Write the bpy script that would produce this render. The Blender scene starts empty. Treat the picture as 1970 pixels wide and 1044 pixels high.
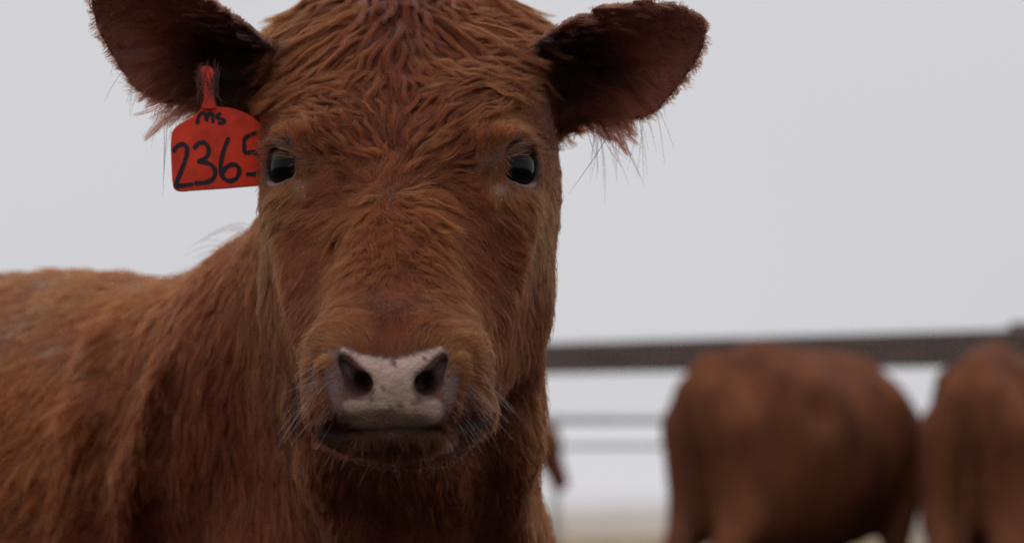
import bpy, math, time
import numpy as np
from mathutils import Vector, Matrix
from concurrent.futures import ThreadPoolExecutor
T0 = time.time()
rng = np.random.default_rng(7)
scene = bpy.context.scene
C = scene.collection
R = math.radians
DEBUG_CLAY = False

# ------------------------------------------------------------------ camera
FPX = 4651.0                       # 85 mm lens on 36 mm, in photo pixels
TILT = math.atan(278 / FPX)
cam_d = bpy.data.cameras.new('camera')
cam = bpy.data.objects.new('camera', cam_d); C.objects.link(cam)
cam_d.lens = 85; cam_d.sensor_width = 36; cam_d.clip_end = 5000; cam_d.clip_start = 0.05
cam.location = (0, 0, 1.0); cam.rotation_euler = (math.pi / 2 + TILT, 0, 0)
cam_d.dof.use_dof = True; cam_d.dof.focus_distance = 1.70; cam_d.dof.aperture_fstop = 5.8
scene.camera = cam

# ------------------------------------------------------------------ world: overcast sky
SUN_EL, SUN_ROT = R(58), R(-25)
w = bpy.data.worlds.new('World'); scene.world = w; w.use_nodes = True
nt = w.node_tree; nt.nodes.clear()
out = nt.nodes.new('ShaderNodeOutputWorld'); bg = nt.nodes.new('ShaderNodeBackground')
sky = nt.nodes.new('ShaderNodeTexSky'); sky.sky_type = 'NISHITA'; sky.sun_disc = False
sky.sun_elevation = SUN_EL; sky.sun_rotation = SUN_ROT; sky.dust_density = 6
tcw = nt.nodes.new('ShaderNodeTexCoord')
nz = nt.nodes.new('ShaderNodeTexNoise'); nz.inputs['Scale'].default_value = 1.6; nz.inputs['Detail'].default_value = 2
cr = nt.nodes.new('ShaderNodeValToRGB')     # the cloud deck, barely mottled
cr.color_ramp.elements[0].position = .3; cr.color_ramp.elements[0].color = (6.05, 6.02, 6.40, 1)
cr.color_ramp.elements[1].position = .75; cr.color_ramp.elements[1].color = (6.95, 6.90, 7.15, 1)
mx = nt.nodes.new('ShaderNodeMix'); mx.data_type = 'RGBA'; mx.inputs[0].default_value = .96
nt.links.new(tcw.outputs['Generated'], nz.inputs['Vector']); nt.links.new(nz.outputs['Fac'], cr.inputs['Fac'])
nt.links.new(sky.outputs['Color'], mx.inputs[6]); nt.links.new(cr.outputs['Color'], mx.inputs[7])
nt.links.new(mx.outputs[2], bg.inputs['Color']); bg.inputs['Strength'].default_value = 0.1
nt.links.new(bg.outputs[0], out.inputs['Surface'])

sun_d = bpy.data.lights.new('sun', 'SUN'); sun_d.energy = 0.6; sun_d.angle = R(40); sun_d.color = (1, .96, .92)
sun = bpy.data.objects.new('sun', sun_d); C.objects.link(sun)
sd = Vector((math.sin(SUN_ROT) * math.cos(SUN_EL), -math.cos(SUN_ROT) * math.cos(SUN_EL), math.sin(SUN_EL)))
sun.rotation_euler = sd.to_track_quat('Z', 'Y').to_euler(); sun.location = (0, 0, 30)

vs = scene.view_settings
vs.view_transform = 'Standard'; vs.look = 'None'; vs.gamma = 1; vs.exposure = 0.0; vs.use_curve_mapping = False
scene.render.engine = 'CYCLES'
cy = scene.cycles
cy.max_bounces = 5; cy.diffuse_bounces = 3; cy.glossy_bounces = 2; cy.transmission_bounces = 3; cy.volume_bounces = 1
cy.transparent_max_bounces = 8; cy.caustics_reflective = False; cy.caustics_refractive = False
cy.use_denoising = True; cy.denoiser = 'OPENIMAGEDENOISE'; cy.denoising_input_passes = 'RGB_ALBEDO_NORMAL'; cy.denoising_prefilter = 'NONE'; cy.use_adaptive_sampling = True; cy.adaptive_threshold = .01
scene.cycles_curves.shape = 'RIBBONS'; scene.cycles_curves.subdivisions = 1

# ------------------------------------------------------------------ helpers
def P(px, py, d):
    """world point d metres in front of the camera plane, seen at photo pixel px, py"""
    cx, cz = (px - 985) / FPX, (522 - py) / FPX
    v = np.array([cx, math.cos(TILT) - cz * math.sin(TILT), math.sin(TILT) + cz * math.cos(TILT)])
    v = v / v[1] * d
    return np.array([0, 0, 1.0]) + v
def unit(v): v = np.asarray(v, float); return v / (np.linalg.norm(v, axis=-1, keepdims=True) + 1e-12)
def sstep(a, b, x): t = np.clip((x - a) / (b - a), 0, 1); return t * t * (3 - 2 * t)
def gauss(p, c, r): return np.exp(-np.sum(((p - c) / np.asarray(r)) ** 2, axis=-1))
def tag(o, label=None, cat=None, group=None, kind=None):
    for k, v in (('label', label), ('category', cat), ('group', group), ('kind', kind)):
        if v: o[k] = v
    return o
def empty(name, loc=(0, 0, 0)):
    o = bpy.data.objects.new(name, None); o.location = loc; C.objects.link(o); return o
def child(o, parent):
    o.parent = parent
    o.matrix_parent_inverse = Matrix.Translation(-Vector(parent.location))
    return o
def mesh_obj(name, verts, faces, mat=None, parent=None, smooth=True):
    me = bpy.data.meshes.new(name)
    verts = np.asarray(verts, np.float32); 
    if isinstance(faces, np.ndarray) and faces.shape[1] in (3, 4):
        n, k = faces.shape
        me.vertices.add(len(verts)); me.vertices.foreach_set('co', verts.ravel())
        me.loops.add(n * k); me.loops.foreach_set('vertex_index', faces.astype(np.int32).ravel())
        me.polygons.add(n); me.polygons.foreach_set('loop_start', np.arange(n, dtype=np.int32) * k)
        me.update(calc_edges=True); me.validate()
    else:
        me.from_pydata([tuple(v) for v in verts], [], [tuple(f) for f in faces])
    if smooth: me.polygons.foreach_set('use_smooth', np.ones(len(me.polygons), bool))
    if mat: me.materials.append(mat)
    o = bpy.data.objects.new(name, me); C.objects.link(o)
    if parent: child(o, parent)
    return o
def tube(pts, rad, sides=8, squash=1.0):
    """tube verts / faces along a polyline; rad scalar or list"""
    pts = np.asarray(pts, float); n = len(pts); rad = np.broadcast_to(np.asarray(rad, float), (n,))
    tg = unit(np.gradient(pts, axis=0)); up = np.array([0, 0, 1.0])
    V, F = [], []
    for i in range(n):
        a = np.cross(tg[i], up); a = np.array([1.0, 0, 0]) if np.linalg.norm(a) < 1e-4 else unit(a)
        b = np.cross(a, tg[i])
        for k in range(sides):
            th = 2 * math.pi * k / sides
            V.append(pts[i] + rad[i] * (math.cos(th) * a + squash * math.sin(th) * b))
    for i in range(n - 1):
        for k in range(sides):
            F.append((i * sides + k, i * sides + (k + 1) % sides, (i + 1) * sides + (k + 1) % sides, (i + 1) * sides + k))
    F.append(tuple(range(sides - 1, -1, -1))); F.append(tuple((n - 1) * sides + k for k in range(sides)))
    return V, F

class NT:
    def __init__(s, name):
        s.m = bpy.data.materials.new(name); s.m.use_nodes = True; s.t = s.m.node_tree; s.t.nodes.clear()
        s.out = s.t.nodes.new('ShaderNodeOutputMaterial')
    def n(s, kind, **kw):
        d = s.t.nodes.new(kind)
        for k, v in kw.items():
            if k.startswith('i_'): d.inputs[k[2:].replace('_', ' ')].default_value = v
            else: setattr(d, k, v)
        return d
    def l(s, a, b): s.t.links.new(a, b)
def noise_mat(name, c0, c1, scale=8, rough=.8, detail=6, bump=.0, bscale=60, stretch=(1, 1, 1), p0=.35, p1=.65, coord='Object'):
    m = NT(name); tc = m.n('ShaderNodeTexCoord'); mp = m.n('ShaderNodeMapping'); mp.inputs['Scale'].default_value = stretch
    no = m.n('ShaderNodeTexNoise', i_Scale=scale, i_Detail=detail); cr = m.n('ShaderNodeValToRGB')
    cr.color_ramp.elements[0].position = p0; cr.color_ramp.elements[0].color = (*c0, 1)
    cr.color_ramp.elements[1].position = p1; cr.color_ramp.elements[1].color = (*c1, 1)
    b = m.n('ShaderNodeBsdfPrincipled', i_Roughness=rough); b.inputs['Specular IOR Level'].default_value = .3
    m.l(tc.outputs[coord], mp.inputs['Vector']); m.l(mp.outputs[0], no.inputs['Vector']); m.l(no.outputs['Fac'], cr.inputs['Fac'])
    m.l(cr.outputs[0], b.inputs['Base Color'])
    if bump:
        n2 = m.n('ShaderNodeTexNoise', i_Scale=bscale, i_Detail=4); bp = m.n('ShaderNodeBump', i_Strength=bump); bp.inputs['Distance'].default_value = .01
        m.l(mp.outputs[0], n2.inputs['Vector']); m.l(n2.outputs['Fac'], bp.inputs['Height']); m.l(bp.outputs[0], b.inputs['Normal'])
    m.l(b.outputs[0], m.out.inputs['Surface'])
    return m.m

# ---- signed distance shapes
def smin(a, b, k):
    h = np.clip(.5 + .5 * (b - a) / k, 0, 1); return b * (1 - h) + a * h - k * h * (1 - h)
def smax(a, b, k): return -smin(-a, -b, k)
def cone(p, a, b, ra, rb, sq=None):
    """tapered capsule; sq = (axis, factor): squeezed along that axis"""
    a, b = np.asarray(a, float), np.asarray(b, float)
    ab = b - a; t = np.clip(((p - a) @ ab) / (ab @ ab), 0, 1)
    q = p - a - t[:, None] * ab
    if sq is not None:
        ax = unit(sq[0]); c = q @ ax; q = q + np.outer(c * (1 / sq[1] - 1), ax)
    return np.linalg.norm(q, axis=1) - (ra + t * (rb - ra))
def ell(p, c, r, M=None):
    q = p - np.asarray(c)
    if M is not None: q = q @ np.asarray(M).T
    r = np.asarray(r, float); k0 = np.linalg.norm(q / r, axis=1); k1 = np.linalg.norm(q / r ** 2, axis=1)
    return k0 * (k0 - 1) / (k1 + 1e-9)
def frame(z, x=(1, 0, 0)):
    """rows: x, y, z axes; z kept"""
    z = unit(z); x = np.asarray(x, float); x = unit(x - (x @ z) * z); return np.array([x, np.cross(z, x), z])

POOL = ThreadPoolExecutor(4)
def pmap(f, Q, n=40000): return np.concatenate(list(POOL.map(f, [Q[i:i + n] for i in range(0, len(Q), n)])))
def isosurface(f, xs, ys, zs, stride=4):
    """surface nets over a rectilinear grid; only the band round the surface is evaluated finely"""
    nx, ny, nz = len(xs), len(ys), len(zs)
    cxs, cys, czs = xs[::stride], ys[::stride], zs[::stride]
    G = np.stack(np.meshgrid(cxs, cys, czs, indexing='ij'), -1).reshape(-1, 3)
    D = pmap(f, G).reshape(len(cxs), len(cys), len(czs))
    def cell(a): return np.gradient(a)
    sp = np.maximum(np.maximum(cell(cxs)[:, None, None], cell(cys)[None, :, None]), cell(czs)[None, None, :])
    band = np.abs(D) < sp * 1.3
    F = np.repeat(np.repeat(np.repeat(D, stride, 0), stride, 1), stride, 2)[:nx, :ny, :nz].astype(np.float32)
    B = np.zeros_like(band)
    for dx in (-1, 0):
        for dy in (-1, 0):
            for dz in (-1, 0): B |= np.roll(band, (dx, dy, dz), (0, 1, 2))
    B |= band
    M = np.repeat(np.repeat(np.repeat(B, stride, 0), stride, 1), stride, 2)[:nx, :ny, :nz]
    I = np.nonzero(M)
    Q = np.stack([xs[I[0]], ys[I[1]], zs[I[2]]], -1)
    F[I] = pmap(f, Q)
    S = F < 0
    cnt = np.zeros((nx - 1, ny - 1, nz - 1), np.uint8)
    for dx in (0, 1):
        for dy in (0, 1):
            for dz in (0, 1): cnt += S[dx:nx - 1 + dx, dy:ny - 1 + dy, dz:nz - 1 + dz]
    act = np.nonzero((cnt > 0) & (cnt < 8)); n = len(act[0])
    cid = np.full(cnt.shape, -1, np.int32); cid[act] = np.arange(n)
    cor = [(a, b, c) for a in (0, 1) for b in (0, 1) for c in (0, 1)]
    val = np.stack([F[act[0] + a, act[1] + b, act[2] + c] for a, b, c in cor], -1)
    pos = np.stack([np.stack([xs[act[0] + a], ys[act[1] + b], zs[act[2] + c]], -1) for a, b, c in cor], 1)
    acc = np.zeros((n, 3)); num = np.zeros(n)
    for i in range(8):
        for j in range(i + 1, 8):
            if sum(abs(cor[i][k] - cor[j][k]) for k in range(3)) != 1: continue
            x = (val[:, i] < 0) != (val[:, j] < 0)
            t = val[x, i] / (val[x, i] - val[x, j])
            acc[x] += pos[x, i] + t[:, None] * (pos[x, j] - pos[x, i]); num[x] += 1
    V = acc / num[:, None]
    Fs = []
    for ax in range(3):
        sl0 = [slice(1, -1)] * 3; sl1 = [slice(1, -1)] * 3
        sl0[ax] = slice(0, -1); sl1[ax] = slice(1, None)
        a, b = S[tuple(sl0)], S[tuple(sl1)]
        e = np.nonzero(a != b); e = [k.copy() for k in e]
        flip = a[tuple(e)]
        o1, o2 = (ax + 1) % 3, (ax + 2) % 3
        for k in range(3):
            if k != ax: e[k] = e[k] + 1
        def cidat(d1, d2):
            g = [e[0].copy(), e[1].copy(), e[2].copy()]; g[o1] += d1; g[o2] += d2; return cid[tuple(g)]
        q = np.stack([cidat(-1, -1), cidat(0, -1), cidat(0, 0), cidat(-1, 0)], -1)
        q[~flip] = q[~flip][:, ::-1]
        Fs.append(q[(q >= 0).all(1)])
    return V, np.concatenate(Fs)
def grid_axis(*segs):
    """segs: (start, stop, step) ..."""
    return np.concatenate([np.arange(a, b - 1e-6, s) for a, b, s in segs])
def keep_largest(V, F):
    lab = np.arange(len(V))
    while True:
        m = lab[F].min(1); new = lab.copy()
        for k in range(F.shape[1]): np.minimum.at(new, F[:, k], m)
        new = new[new]
        if (new == lab).all(): break
        lab = new
    u, c = np.unique(lab, return_counts=True); root = u[c.argmax()]; ok = lab == root
    idx = np.cumsum(ok) - 1; fk = ok[F[:, 0]]
    return V[ok], idx[F[fk]]
def relax(V, F, it=2, lam=.5):
    e = np.concatenate([F[:, [k, (k + 1) % F.shape[1]]] for k in range(F.shape[1])])
    deg = np.bincount(e[:, 0], minlength=len(V)) + np.bincount(e[:, 1], minlength=len(V))
    for _ in range(it):
        s = np.zeros_like(V)
        for k in range(3):
            s[:, k] = np.bincount(e[:, 0], V[e[:, 1], k], len(V)) + np.bincount(e[:, 1], V[e[:, 0], k], len(V))
        V = V + lam * (s / deg[:, None] - V)
    return V
def vnormals(V, F):
    fn = np.cross(V[F[:, 2]] - V[F[:, 0]], V[F[:, 3]] - V[F[:, 1]])
    N = np.zeros_like(V)
    for k in range(4):
        for c in range(3): N[:, c] += np.bincount(F[:, k], fn[:, c], len(V))
    return unit(N)

#@@HEIFER
# ================================================================== the heifer in front
TH, YAW = R(49), R(2.0)
def yaw(v): return np.array([v[0] * math.cos(YAW) + v[1] * math.sin(YAW), -v[0] * math.sin(YAW) + v[1] * math.cos(YAW), v[2]])
HU = yaw(np.array([1.0, 0, 0]))
HT = yaw(np.array([0, -math.sin(TH), -math.cos(TH)]))      # along the face, poll to muzzle
HN = yaw(np.array([0, -math.cos(TH), math.sin(TH)]))       # out of the face
F0 = P(770, 315, 1.715)
# face loft: s, half width, front bulge, depth of the widest line behind the front, depth behind that, squareness
SEC = np.array([
    [-.305, .024, -.052, .020, .030, 2.0],
    [-.285, .066, -.030, .025, .070, 2.1],
    [-.255, .091, -.014, .030, .100, 2.2],
    [-.205, .103, -.004, .040, .125, 2.4],
    [-.145, .103, .002, .048, .140, 2.6],
    [-.090, .103, .004, .052, .150, 2.7],
    [-.045, .1005, .003, .052, .150, 2.7],
    [.000, .0965, .000, .055, .140, 2.5],
    [.045, .0875, -.002, .060, .125, 2.3],
    [.085, .078, -.003, .060, .110, 2.2],
    [.120, .067, -.004, .055, .090, 2.2],
    [.155, .053, -.004, .048, .064, 2.2],
    [.185, .049, -.003, .040, .042, 2.2],
    [.215, .050, -.008, .034, .026, 2.2],
    [.240, .040, -.025, .020, .016, 2.2]])
SG = np.linspace(SEC[0, 0], SEC[-1, 0], 240)
_k = np.exp(-np.linspace(-2, 2, 19) ** 2); _k /= _k.sum()
SV = [np.convolve(np.pad(np.interp(SG, SEC[:, 0], SEC[:, c]), 9, mode='edge'), _k, 'valid') for c in range(1, 6)]
def loft(p):
    q = p - F0; s = q @ HT; u = q @ HU; wv = q @ HN
    u = u + .013 * sstep(-.10, -.28, s)                # the poll leans a little
    sc = np.clip(s, SEC[0, 0], SEC[-1, 0])
    a, fr, md, bk, n = [np.interp(sc, SG, v) for v in SV]
    dw = wv - (fr - md); bf = np.where(dw > 0, md, bk)
    k = (np.abs(u / a) ** n + np.abs(dw / bf) ** n) ** (1 / n)
    d = (k - 1) * np.minimum(a, bf)
    over = np.abs(s - sc)
    return np.where(over > 0, np.sqrt(np.maximum(d, 0) ** 2 + over ** 2), d)

MUZ = P(779, 752, 1.622)
def loft_pt(px, py, up):
    d = 1.35
    for _ in range(80):
        h = float(loft(P(px, py, d)[None])[0]); d += max(h, 0) * .7
    q = P(px, py, d); e = 1e-3; g = np.array([float(loft((q + e * np.eye(3)[k])[None])[0]) - float(loft(q[None])[0]) for k in range(3)])
    return q + unit(g) * up
HOL = {sx: [loft_pt(771 + sx * a, b, .040 - c) for a, b, c in ((135, 320, -.003), (160, 380, .0065), (178, 470, .0095), (186, 600, .0060))] for sx in (-1, 1)}
def head_base(p):
    d = loft(p)
    for sx in (-1, 1):
        # jaw: mandible branches and throat
        d = smin(d, ell(p, P(782 + sx * 168, 445, 1.87), (.032, .080, .072)), .05)
        d = smin(d, cone(p, P(780 + sx * 140, 610, 1.83), P(772 + sx * 70, 785, 1.71), .046, .016), .04)
        for k in range(3): d = smax(d, -cone(p, HOL[sx][k], HOL[sx][k + 1], .040, .040), .030)     # hollow from the eye down beside the bridge
    # muzzle
    M = frame(np.array([-.035, -.97, .24]))
    q = (p - MUZ) @ M.T
    k = (np.abs(q[:, 0] / .0555) ** 2.6 + np.abs(q[:, 1] / .0470) ** 2.5 + np.abs(q[:, 2] / .058) ** 2.6) ** (1 / 2.6)
    d = smin(d, (k - 1) * .046, .022)
    for sx in (-1, 1):      # upper lips bulging at both sides of the mouth
        d = smin(d, ell(p, P(777 + sx * 112, 792, 1.606), (.021, .030, .016)), .014)
        d = smin(d, ell(p, P(766 + sx * 112, 705, 1.600), (.020, .030, .026)), .014)
    d = smin(d, ell(p, P(770, 853, 1.620), (.033, .042, .0125)), .010)          # chin
    return d
def SP(px, py, f=head_base):
    """where the ray through that pixel first meets the surface f"""
    d = 1.35
    for _ in range(80):
        h = float(f(P(px, py, d)[None])[0])
        if h < 2e-4: break
        d += h * .7
    return P(px, py, d)

EYES = []      # centre, gaze, side
EYE_R = .0225
for sx, px, py in ((-1, 545, 318), (1, 999, 320)):
    gaze = unit(np.array([sx * .72, -.69, .04]))
    EYES.append((SP(px, py) - gaze * (EYE_R - .0070), gaze, sx))
def eye_local(p, E):
    c, g, sx = E
    lat = unit(np.cross(np.array([0, 0, 1.0]), g))
    if lat @ np.array([sx, 0, 0]) < 0: lat = -lat             # points outward / back
    up = unit(np.cross(g, lat)); up = up if up[2] > 0 else -up
    q = p - c; a, b = q @ lat, q @ up
    th = R(28); ca, sa = math.cos(th), math.sin(th)           # outer corner sits higher
    return a * ca + b * sa, -a * sa + b * ca, q @ g
def eye_open(p, E):
    """signed almond: < 0 inside the lid opening"""
    a, b, g = eye_local(p, E)
    hw = .0178; x = np.clip(a / hw, -1.2, 1.2)
    hi = .0172 * (1 - np.abs(x) ** 2.0); lo = -.0140 * (1 - np.abs(x) ** 2.2)
    return np.maximum(b - hi, lo - b) + np.maximum(np.abs(a) - hw, 0), g

# ears: base, tip, half width, facing
def make_ear(base, tip, face, sx):
    ax = tip - base; L = np.linalg.norm(ax); ax = ax / L
    nrm = unit(face - (face @ ax) * ax); wd = np.cross(nrm, ax)
    if wd[2] < 0: wd = -wd                                   # wd points to the upper edge
    return dict(b=base, ax=ax, n=nrm, w=wd, L=L, sx=sx)
EARS = [make_ear(P(488, 160, 1.88), P(178, -24, 1.80), np.array([-.30, -1, -.30]), -1),
        make_ear(P(1058, 165, 1.88), P(1356, 40, 1.80), np.array([.30, -1, -.30]), 1)]
EW = np.array([[-.25, .030], [0, .038], [.15, .043], [.35, .047], [.55, .0465], [.72, .0375], [.85, .0275], [.94, .0165], [1.0, .004]])
def ear_local(p, e):
    q = p - e['b']; return (q @ e['ax']) / e['L'], q @ e['w'], q @ e['n']
def ear_sdf(p, e):
    l, m, h = ear_local(p, e)
    lc = np.clip(l, -.25, 1.0)
    m = m - .003 * np.sin(np.clip(l, 0, 1) * 3.0)
    hw = np.interp(lc, EW[:, 0], EW[:, 1]) + np.where(m < 0, .003, .0) * np.sin(np.clip(lc, 0, 1) * 3.1) - np.where(m < 0, .011, 0.) * sstep(.55, .05, lc)
    cup = np.interp(lc, [-.25, 0, .3, .7, 1], [22, 20, 16, 10, 6])
    h0 = cup * m * m + 0.012 * np.clip(l, 0, 1) ** 2 - .012
    th = np.interp(lc, [-.25, 0, .3, 1], [.012, .008, .005, .0028])
    d1 = (np.abs(h - h0) - th) / np.sqrt(1 + (2 * cup * m) ** 2)
    d2 = (np.abs(m) - hw) * .8
    d3 = np.maximum(l - 1.0, -.25 - l) * e['L']
    return smax(smax(d1, d2, .004), d3, .004)

#  nostrils: comma shaped, broad end low and inward, tail up and outward
NOSTRIL = []
for sx, cx in ((-1, 756), (1, 756)):
    NOSTRIL.append((SP(cx + sx * 66, 744), SP(cx + sx * 97, 703), sx))
def head_sdf(p):
    d = head_base(p)
    for sx, E in ((-1, EYES[0]), (1, EYES[1])):
        # brow over the eye, shelf below, ball of the lids
        d = smin(d, ell(p, E[0] + np.array([-sx * .002, .000, .021]), (.017, .021, .008)), .018)
        d = smin(d, ell(p, E[0] + np.array([-sx * .004, -.004, -.033]), (.014, .018, .008)), .030)
        d = smin(d, np.linalg.norm(p - E[0], axis=1) - EYE_R - .0022, .008)
    for a, b in zip(MOUTHP[:-1], MOUTHP[1:]): d = smax(d, -cone(p, a, b, .0024, .0024), .004)      # mouth line
    for lo, hi, sx in NOSTRIL:
        inn = np.array([-sx * .006, .035, .008])
        d = smin(d, cone(p, hi + np.array([sx * .008, .003, .000]), lo + np.array([sx * .012, .003, -.012]), .0048, .0042), .012)   # wing
        d = smax(d, -cone(p, lo, lo + inn, .0075, .005), .005)
        d = smax(d, -cone(p, lo + inn * .15, hi + inn * .15, .0072, .0050), .005)
    return d
MOUTHP = [SP(a, b) + np.array([0, .0012, 0]) for a, b in ((606, 824), (640, 832), (690, 835), (760, 832), (840, 830), (900, 819), (948, 799))]

# body frame
WI = np.array([-.42, 2.50, 1.13]); BK = unit(np.array([-.62, .78, 0])); RT = np.array([-.78, -.62, 0])   # RT: the side towards the camera
def bp(back, side, z): return np.array([WI[0], WI[1], 0]) + BK * back + RT * side + np.array([0, 0, z])
def body_sdf(p):
    sq = (RT, .86)
    d = cone(p, bp(.10, 0, .84), bp(.50, 0, .83), .285, .305, sq)                                 # rib cage
    d = smin(d, cone(p, bp(.55, 0, .86), bp(.95, 0, .93), .29, .225, (RT, .92)), .08)               # belly to rump
    d = smin(d, cone(p, bp(-.02, 0, 1.062), bp(1.0, 0, 1.085), .062, .07), .10)                    # spine
    d = smin(d, cone(p, bp(-.10, 0, .80), bp(.1, 0, .80), .215, .26, (RT, .92)), .08)              # chest
    for s in (-1, 1):
        d = smin(d, cone(p, bp(.10, .14 * s, .99), bp(-.06, (.185 if s > 0 else .13) * s, .74), .10, .105), .05)     # shoulder blade
        d = smin(d, cone(p, bp(-.04, (.175 if s > 0 else .13) * s, .72), bp(.04, .165 * s, .47), .095, .058), .04)
        d = smin(d, cone(p, bp(.04, .165 * s, .47), bp(.03, .16 * s, .12), .050, .035), .03)
        d = smin(d, cone(p, bp(.03, .16 * s, .12), bp(-.01, .16 * s, .04), .036, .052), .02)
        d = smin(d, cone(p, bp(.95, .15 * s, .90), bp(.88, .19 * s, .66), .15, .13), .06)
        d = smin(d, cone(p, bp(.88, .18 * s, .66), bp(1.04, .17 * s, .42), .11, .055), .04)
        d = smin(d, cone(p, bp(1.04, .17 * s, .42), bp(.98, .17 * s, .12), .048, .036), .03)
        d = smin(d, cone(p, bp(.98, .17 * s, .12), bp(.94, .17 * s, .04), .036, .052), .02)
    return d
NK = [np.array([-.085, 1.93, 1.13]), np.array([-.115, 2.08, 1.075]), np.array([-.21, 2.24, 1.00]), np.array([-.36, 2.45, .95])]
def neck_sdf(p):
    # crest line, middle, and throat / dewlap
    d = cone(p, np.array([-.09, 1.93, 1.155]), np.array([-.205, 2.10, 1.068]), .088, .072)
    d = smin(d, cone(p, np.array([-.205, 2.10, 1.068]), np.array([-.40, 2.45, 1.034]), .072, .060), .05)
    d = smin(d, cone(p, np.array([-.085, 1.93, 1.07]), np.array([-.16, 2.16, .985]), .098, .135), .06)
    d = smin(d, cone(p, np.array([-.16, 2.16, .985]), np.array([-.33, 2.40, .93]), .135, .19), .06)
    d = smin(d, cone(p, np.array([-.072, 1.93, .99]), np.array([-.104, 2.10, .84]), .092, .128), .06)   # throat
    d = smin(d, cone(p, np.array([-.104, 2.10, .84]), np.array([-.20, 2.26, .66]), .134, .168), .06)
    return d
SPN = lambda px, py: SP(px, py, lambda q: smin(neck_sdf(q), body_sdf(q), .07))
FOLDS = [[SPN(*q) for q in path] for path in (((585, 770), (622, 900), (690, 1044), (760, 1200)), ((1000, 700), (990, 860), (975, 1044), (950, 1200)),
         ((205, 650), (170, 800), (130, 1044)), ((330, 700), (270, 900), (230, 1100)), ((860, 900), (830, 1044), (820, 1200)))]
def fold_sdf(p, d):
    for path, r in zip(FOLDS, (.024, .022, .022, .018, .016)):
        for a, b in zip(path[:-1], path[1:]): d = smin(d, cone(p, a, b, r, r) + r * .72, .036)
    return d
def heifer_sdf(p):
    d = np.full(len(p), 9.0)
    y = p[:, 1]
    m = y > 1.78
    if m.any():
        q = p[m]; b = np.minimum(9, body_sdf(q)); d[m] = fold_sdf(q, smin(b, neck_sdf(q), .07))
    m = (y < 2.10) & (p[:, 2] > .80) & (np.abs(p[:, 0] + .08) < .40)
    if m.any():
        q = p[m]; h = smin(head_sdf(q), d[m], .035)
        for e in EARS:
            h = smin(h, ear_sdf(q, e), .012)
            ca = e['b'] + e['ax'] * .012
            h = smin(h, ell(q, e['b'] - e['ax'] * .012 + np.array([0, .01, 0]), (.030, .026, .036)), .02)
        for E in EYES:
            op, g = eye_open(q, E)
            h = smax(h, -np.maximum(op, -g), .0025)
        d[m] = h
    return d
FINE = .0024
xs = grid_axis((-1.75, -.36, .014), (-.36, .19, FINE), (.19, .5, .014))
ys = grid_axis((1.50, 1.92, FINE), (1.92, 2.05, .005), (2.05, 2.6, .010), (2.6, 3.75, .018))
zs = grid_axis((-.03, .86, .012), (.86, .94, .006), (.94, 1.30, FINE), (1.30, 1.36, .006))
V, F = isosurface(heifer_sdf, xs, ys, zs)
V, F = keep_largest(V, F)
V = relax(V, F, 2, .4)
N = vnormals(V, F)
print('heifer mesh', len(V), len(F), round(time.time() - T0, 1))
#@@END_HEIFER

# ---- skin colours
def poly_in(x, z, poly):
    """signed-ish distance to a polygon in the plane (negative inside)"""
    poly = np.asarray(poly); n = len(poly); d = np.full(len(x), 9.0); ins = np.zeros(len(x), bool)
    for i in range(n):
        a, b = poly[i], poly[(i + 1) % n]; e = b - a
        t = np.clip(((x - a[0]) * e[0] + (z - a[1]) * e[1]) / (e @ e), 0, 1)
        d = np.minimum(d, np.hypot(x - a[0] - t * e[0], z - a[1] - t * e[1]))
        c = ((a[1] > z) != (b[1] > z)) & (x < (b[0] - a[0]) * (z - a[1]) / (b[1] - a[1] + 1e-12) + a[0]); ins ^= c
    return np.where(ins, -d, d)
NOSEPX = [(652, 668), (690, 682), (730, 688), (757, 692), (785, 686), (820, 677), (855, 665), (858, 685), (838, 706), (816, 732),
          (812, 757), (838, 764), (858, 775), (856, 800), (842, 818), (800, 829), (750, 833), (700, 831), (668, 818), (660, 795),
          (655, 772), (688, 765), (700, 752), (698, 735), (678, 706), (655, 688)]
NOSE = np.array([SP(755 + (a - 755) * .94, b)[[0, 2]] for a, b in NOSEPX])
def nose_d(p): 
    d = poly_in(p[:, 0], p[:, 2], NOSE); return np.where(p[:, 1] < 1.64, d, .2)
def seg_d(p, a, b):
    e = b - a; t = np.clip(((p - a) @ e) / (e @ e), 0, 1); return np.linalg.norm(p - a - t[:, None] * e, axis=1)
def wing_d(p):
    d = np.full(len(p), .2)
    for lo, hi, sx in NOSTRIL:
        a = hi + np.array([sx * .007, 0, -.004]); b = lo + np.array([sx * .0135, 0, -.002]); c = lo + np.array([sx * .009, 0, -.017])
        d = np.minimum(d, np.minimum(seg_d(p, a, b), seg_d(p, b, c)) - .0050)
        d = np.minimum(d, seg_d(p, lo + np.array([0, .01, 0]), hi + np.array([0, .01, 0])) - .0125)
    return d
MOUTH = [SP(a, b) for a, b in ((610, 827), (640, 832), (690, 834), (760, 832), (840, 829), (900, 818), (944, 803))]
def lip_d(p):
    d = np.full(len(p), .2)
    for a, b in zip(MOUTH[:-1], MOUTH[1:]): d = np.minimum(d, seg_d(p, a, b))
    return d
def lid_d(p):
    d = np.full(len(p), .2)
    for E in EYES:
        o, g = eye_open(p, E); d = np.where(g > .004, np.minimum(d, o), d)
    return d
def canthus_d(p):
    d = np.full(len(p), .2)
    for a, b in (((573, 352), (590, 385)), ((967, 352), (950, 388))):
        A, B = SP(*a, head_sdf), SP(*b, head_sdf); d = np.minimum(d, seg_d(p, A, B))
    return d
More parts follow.
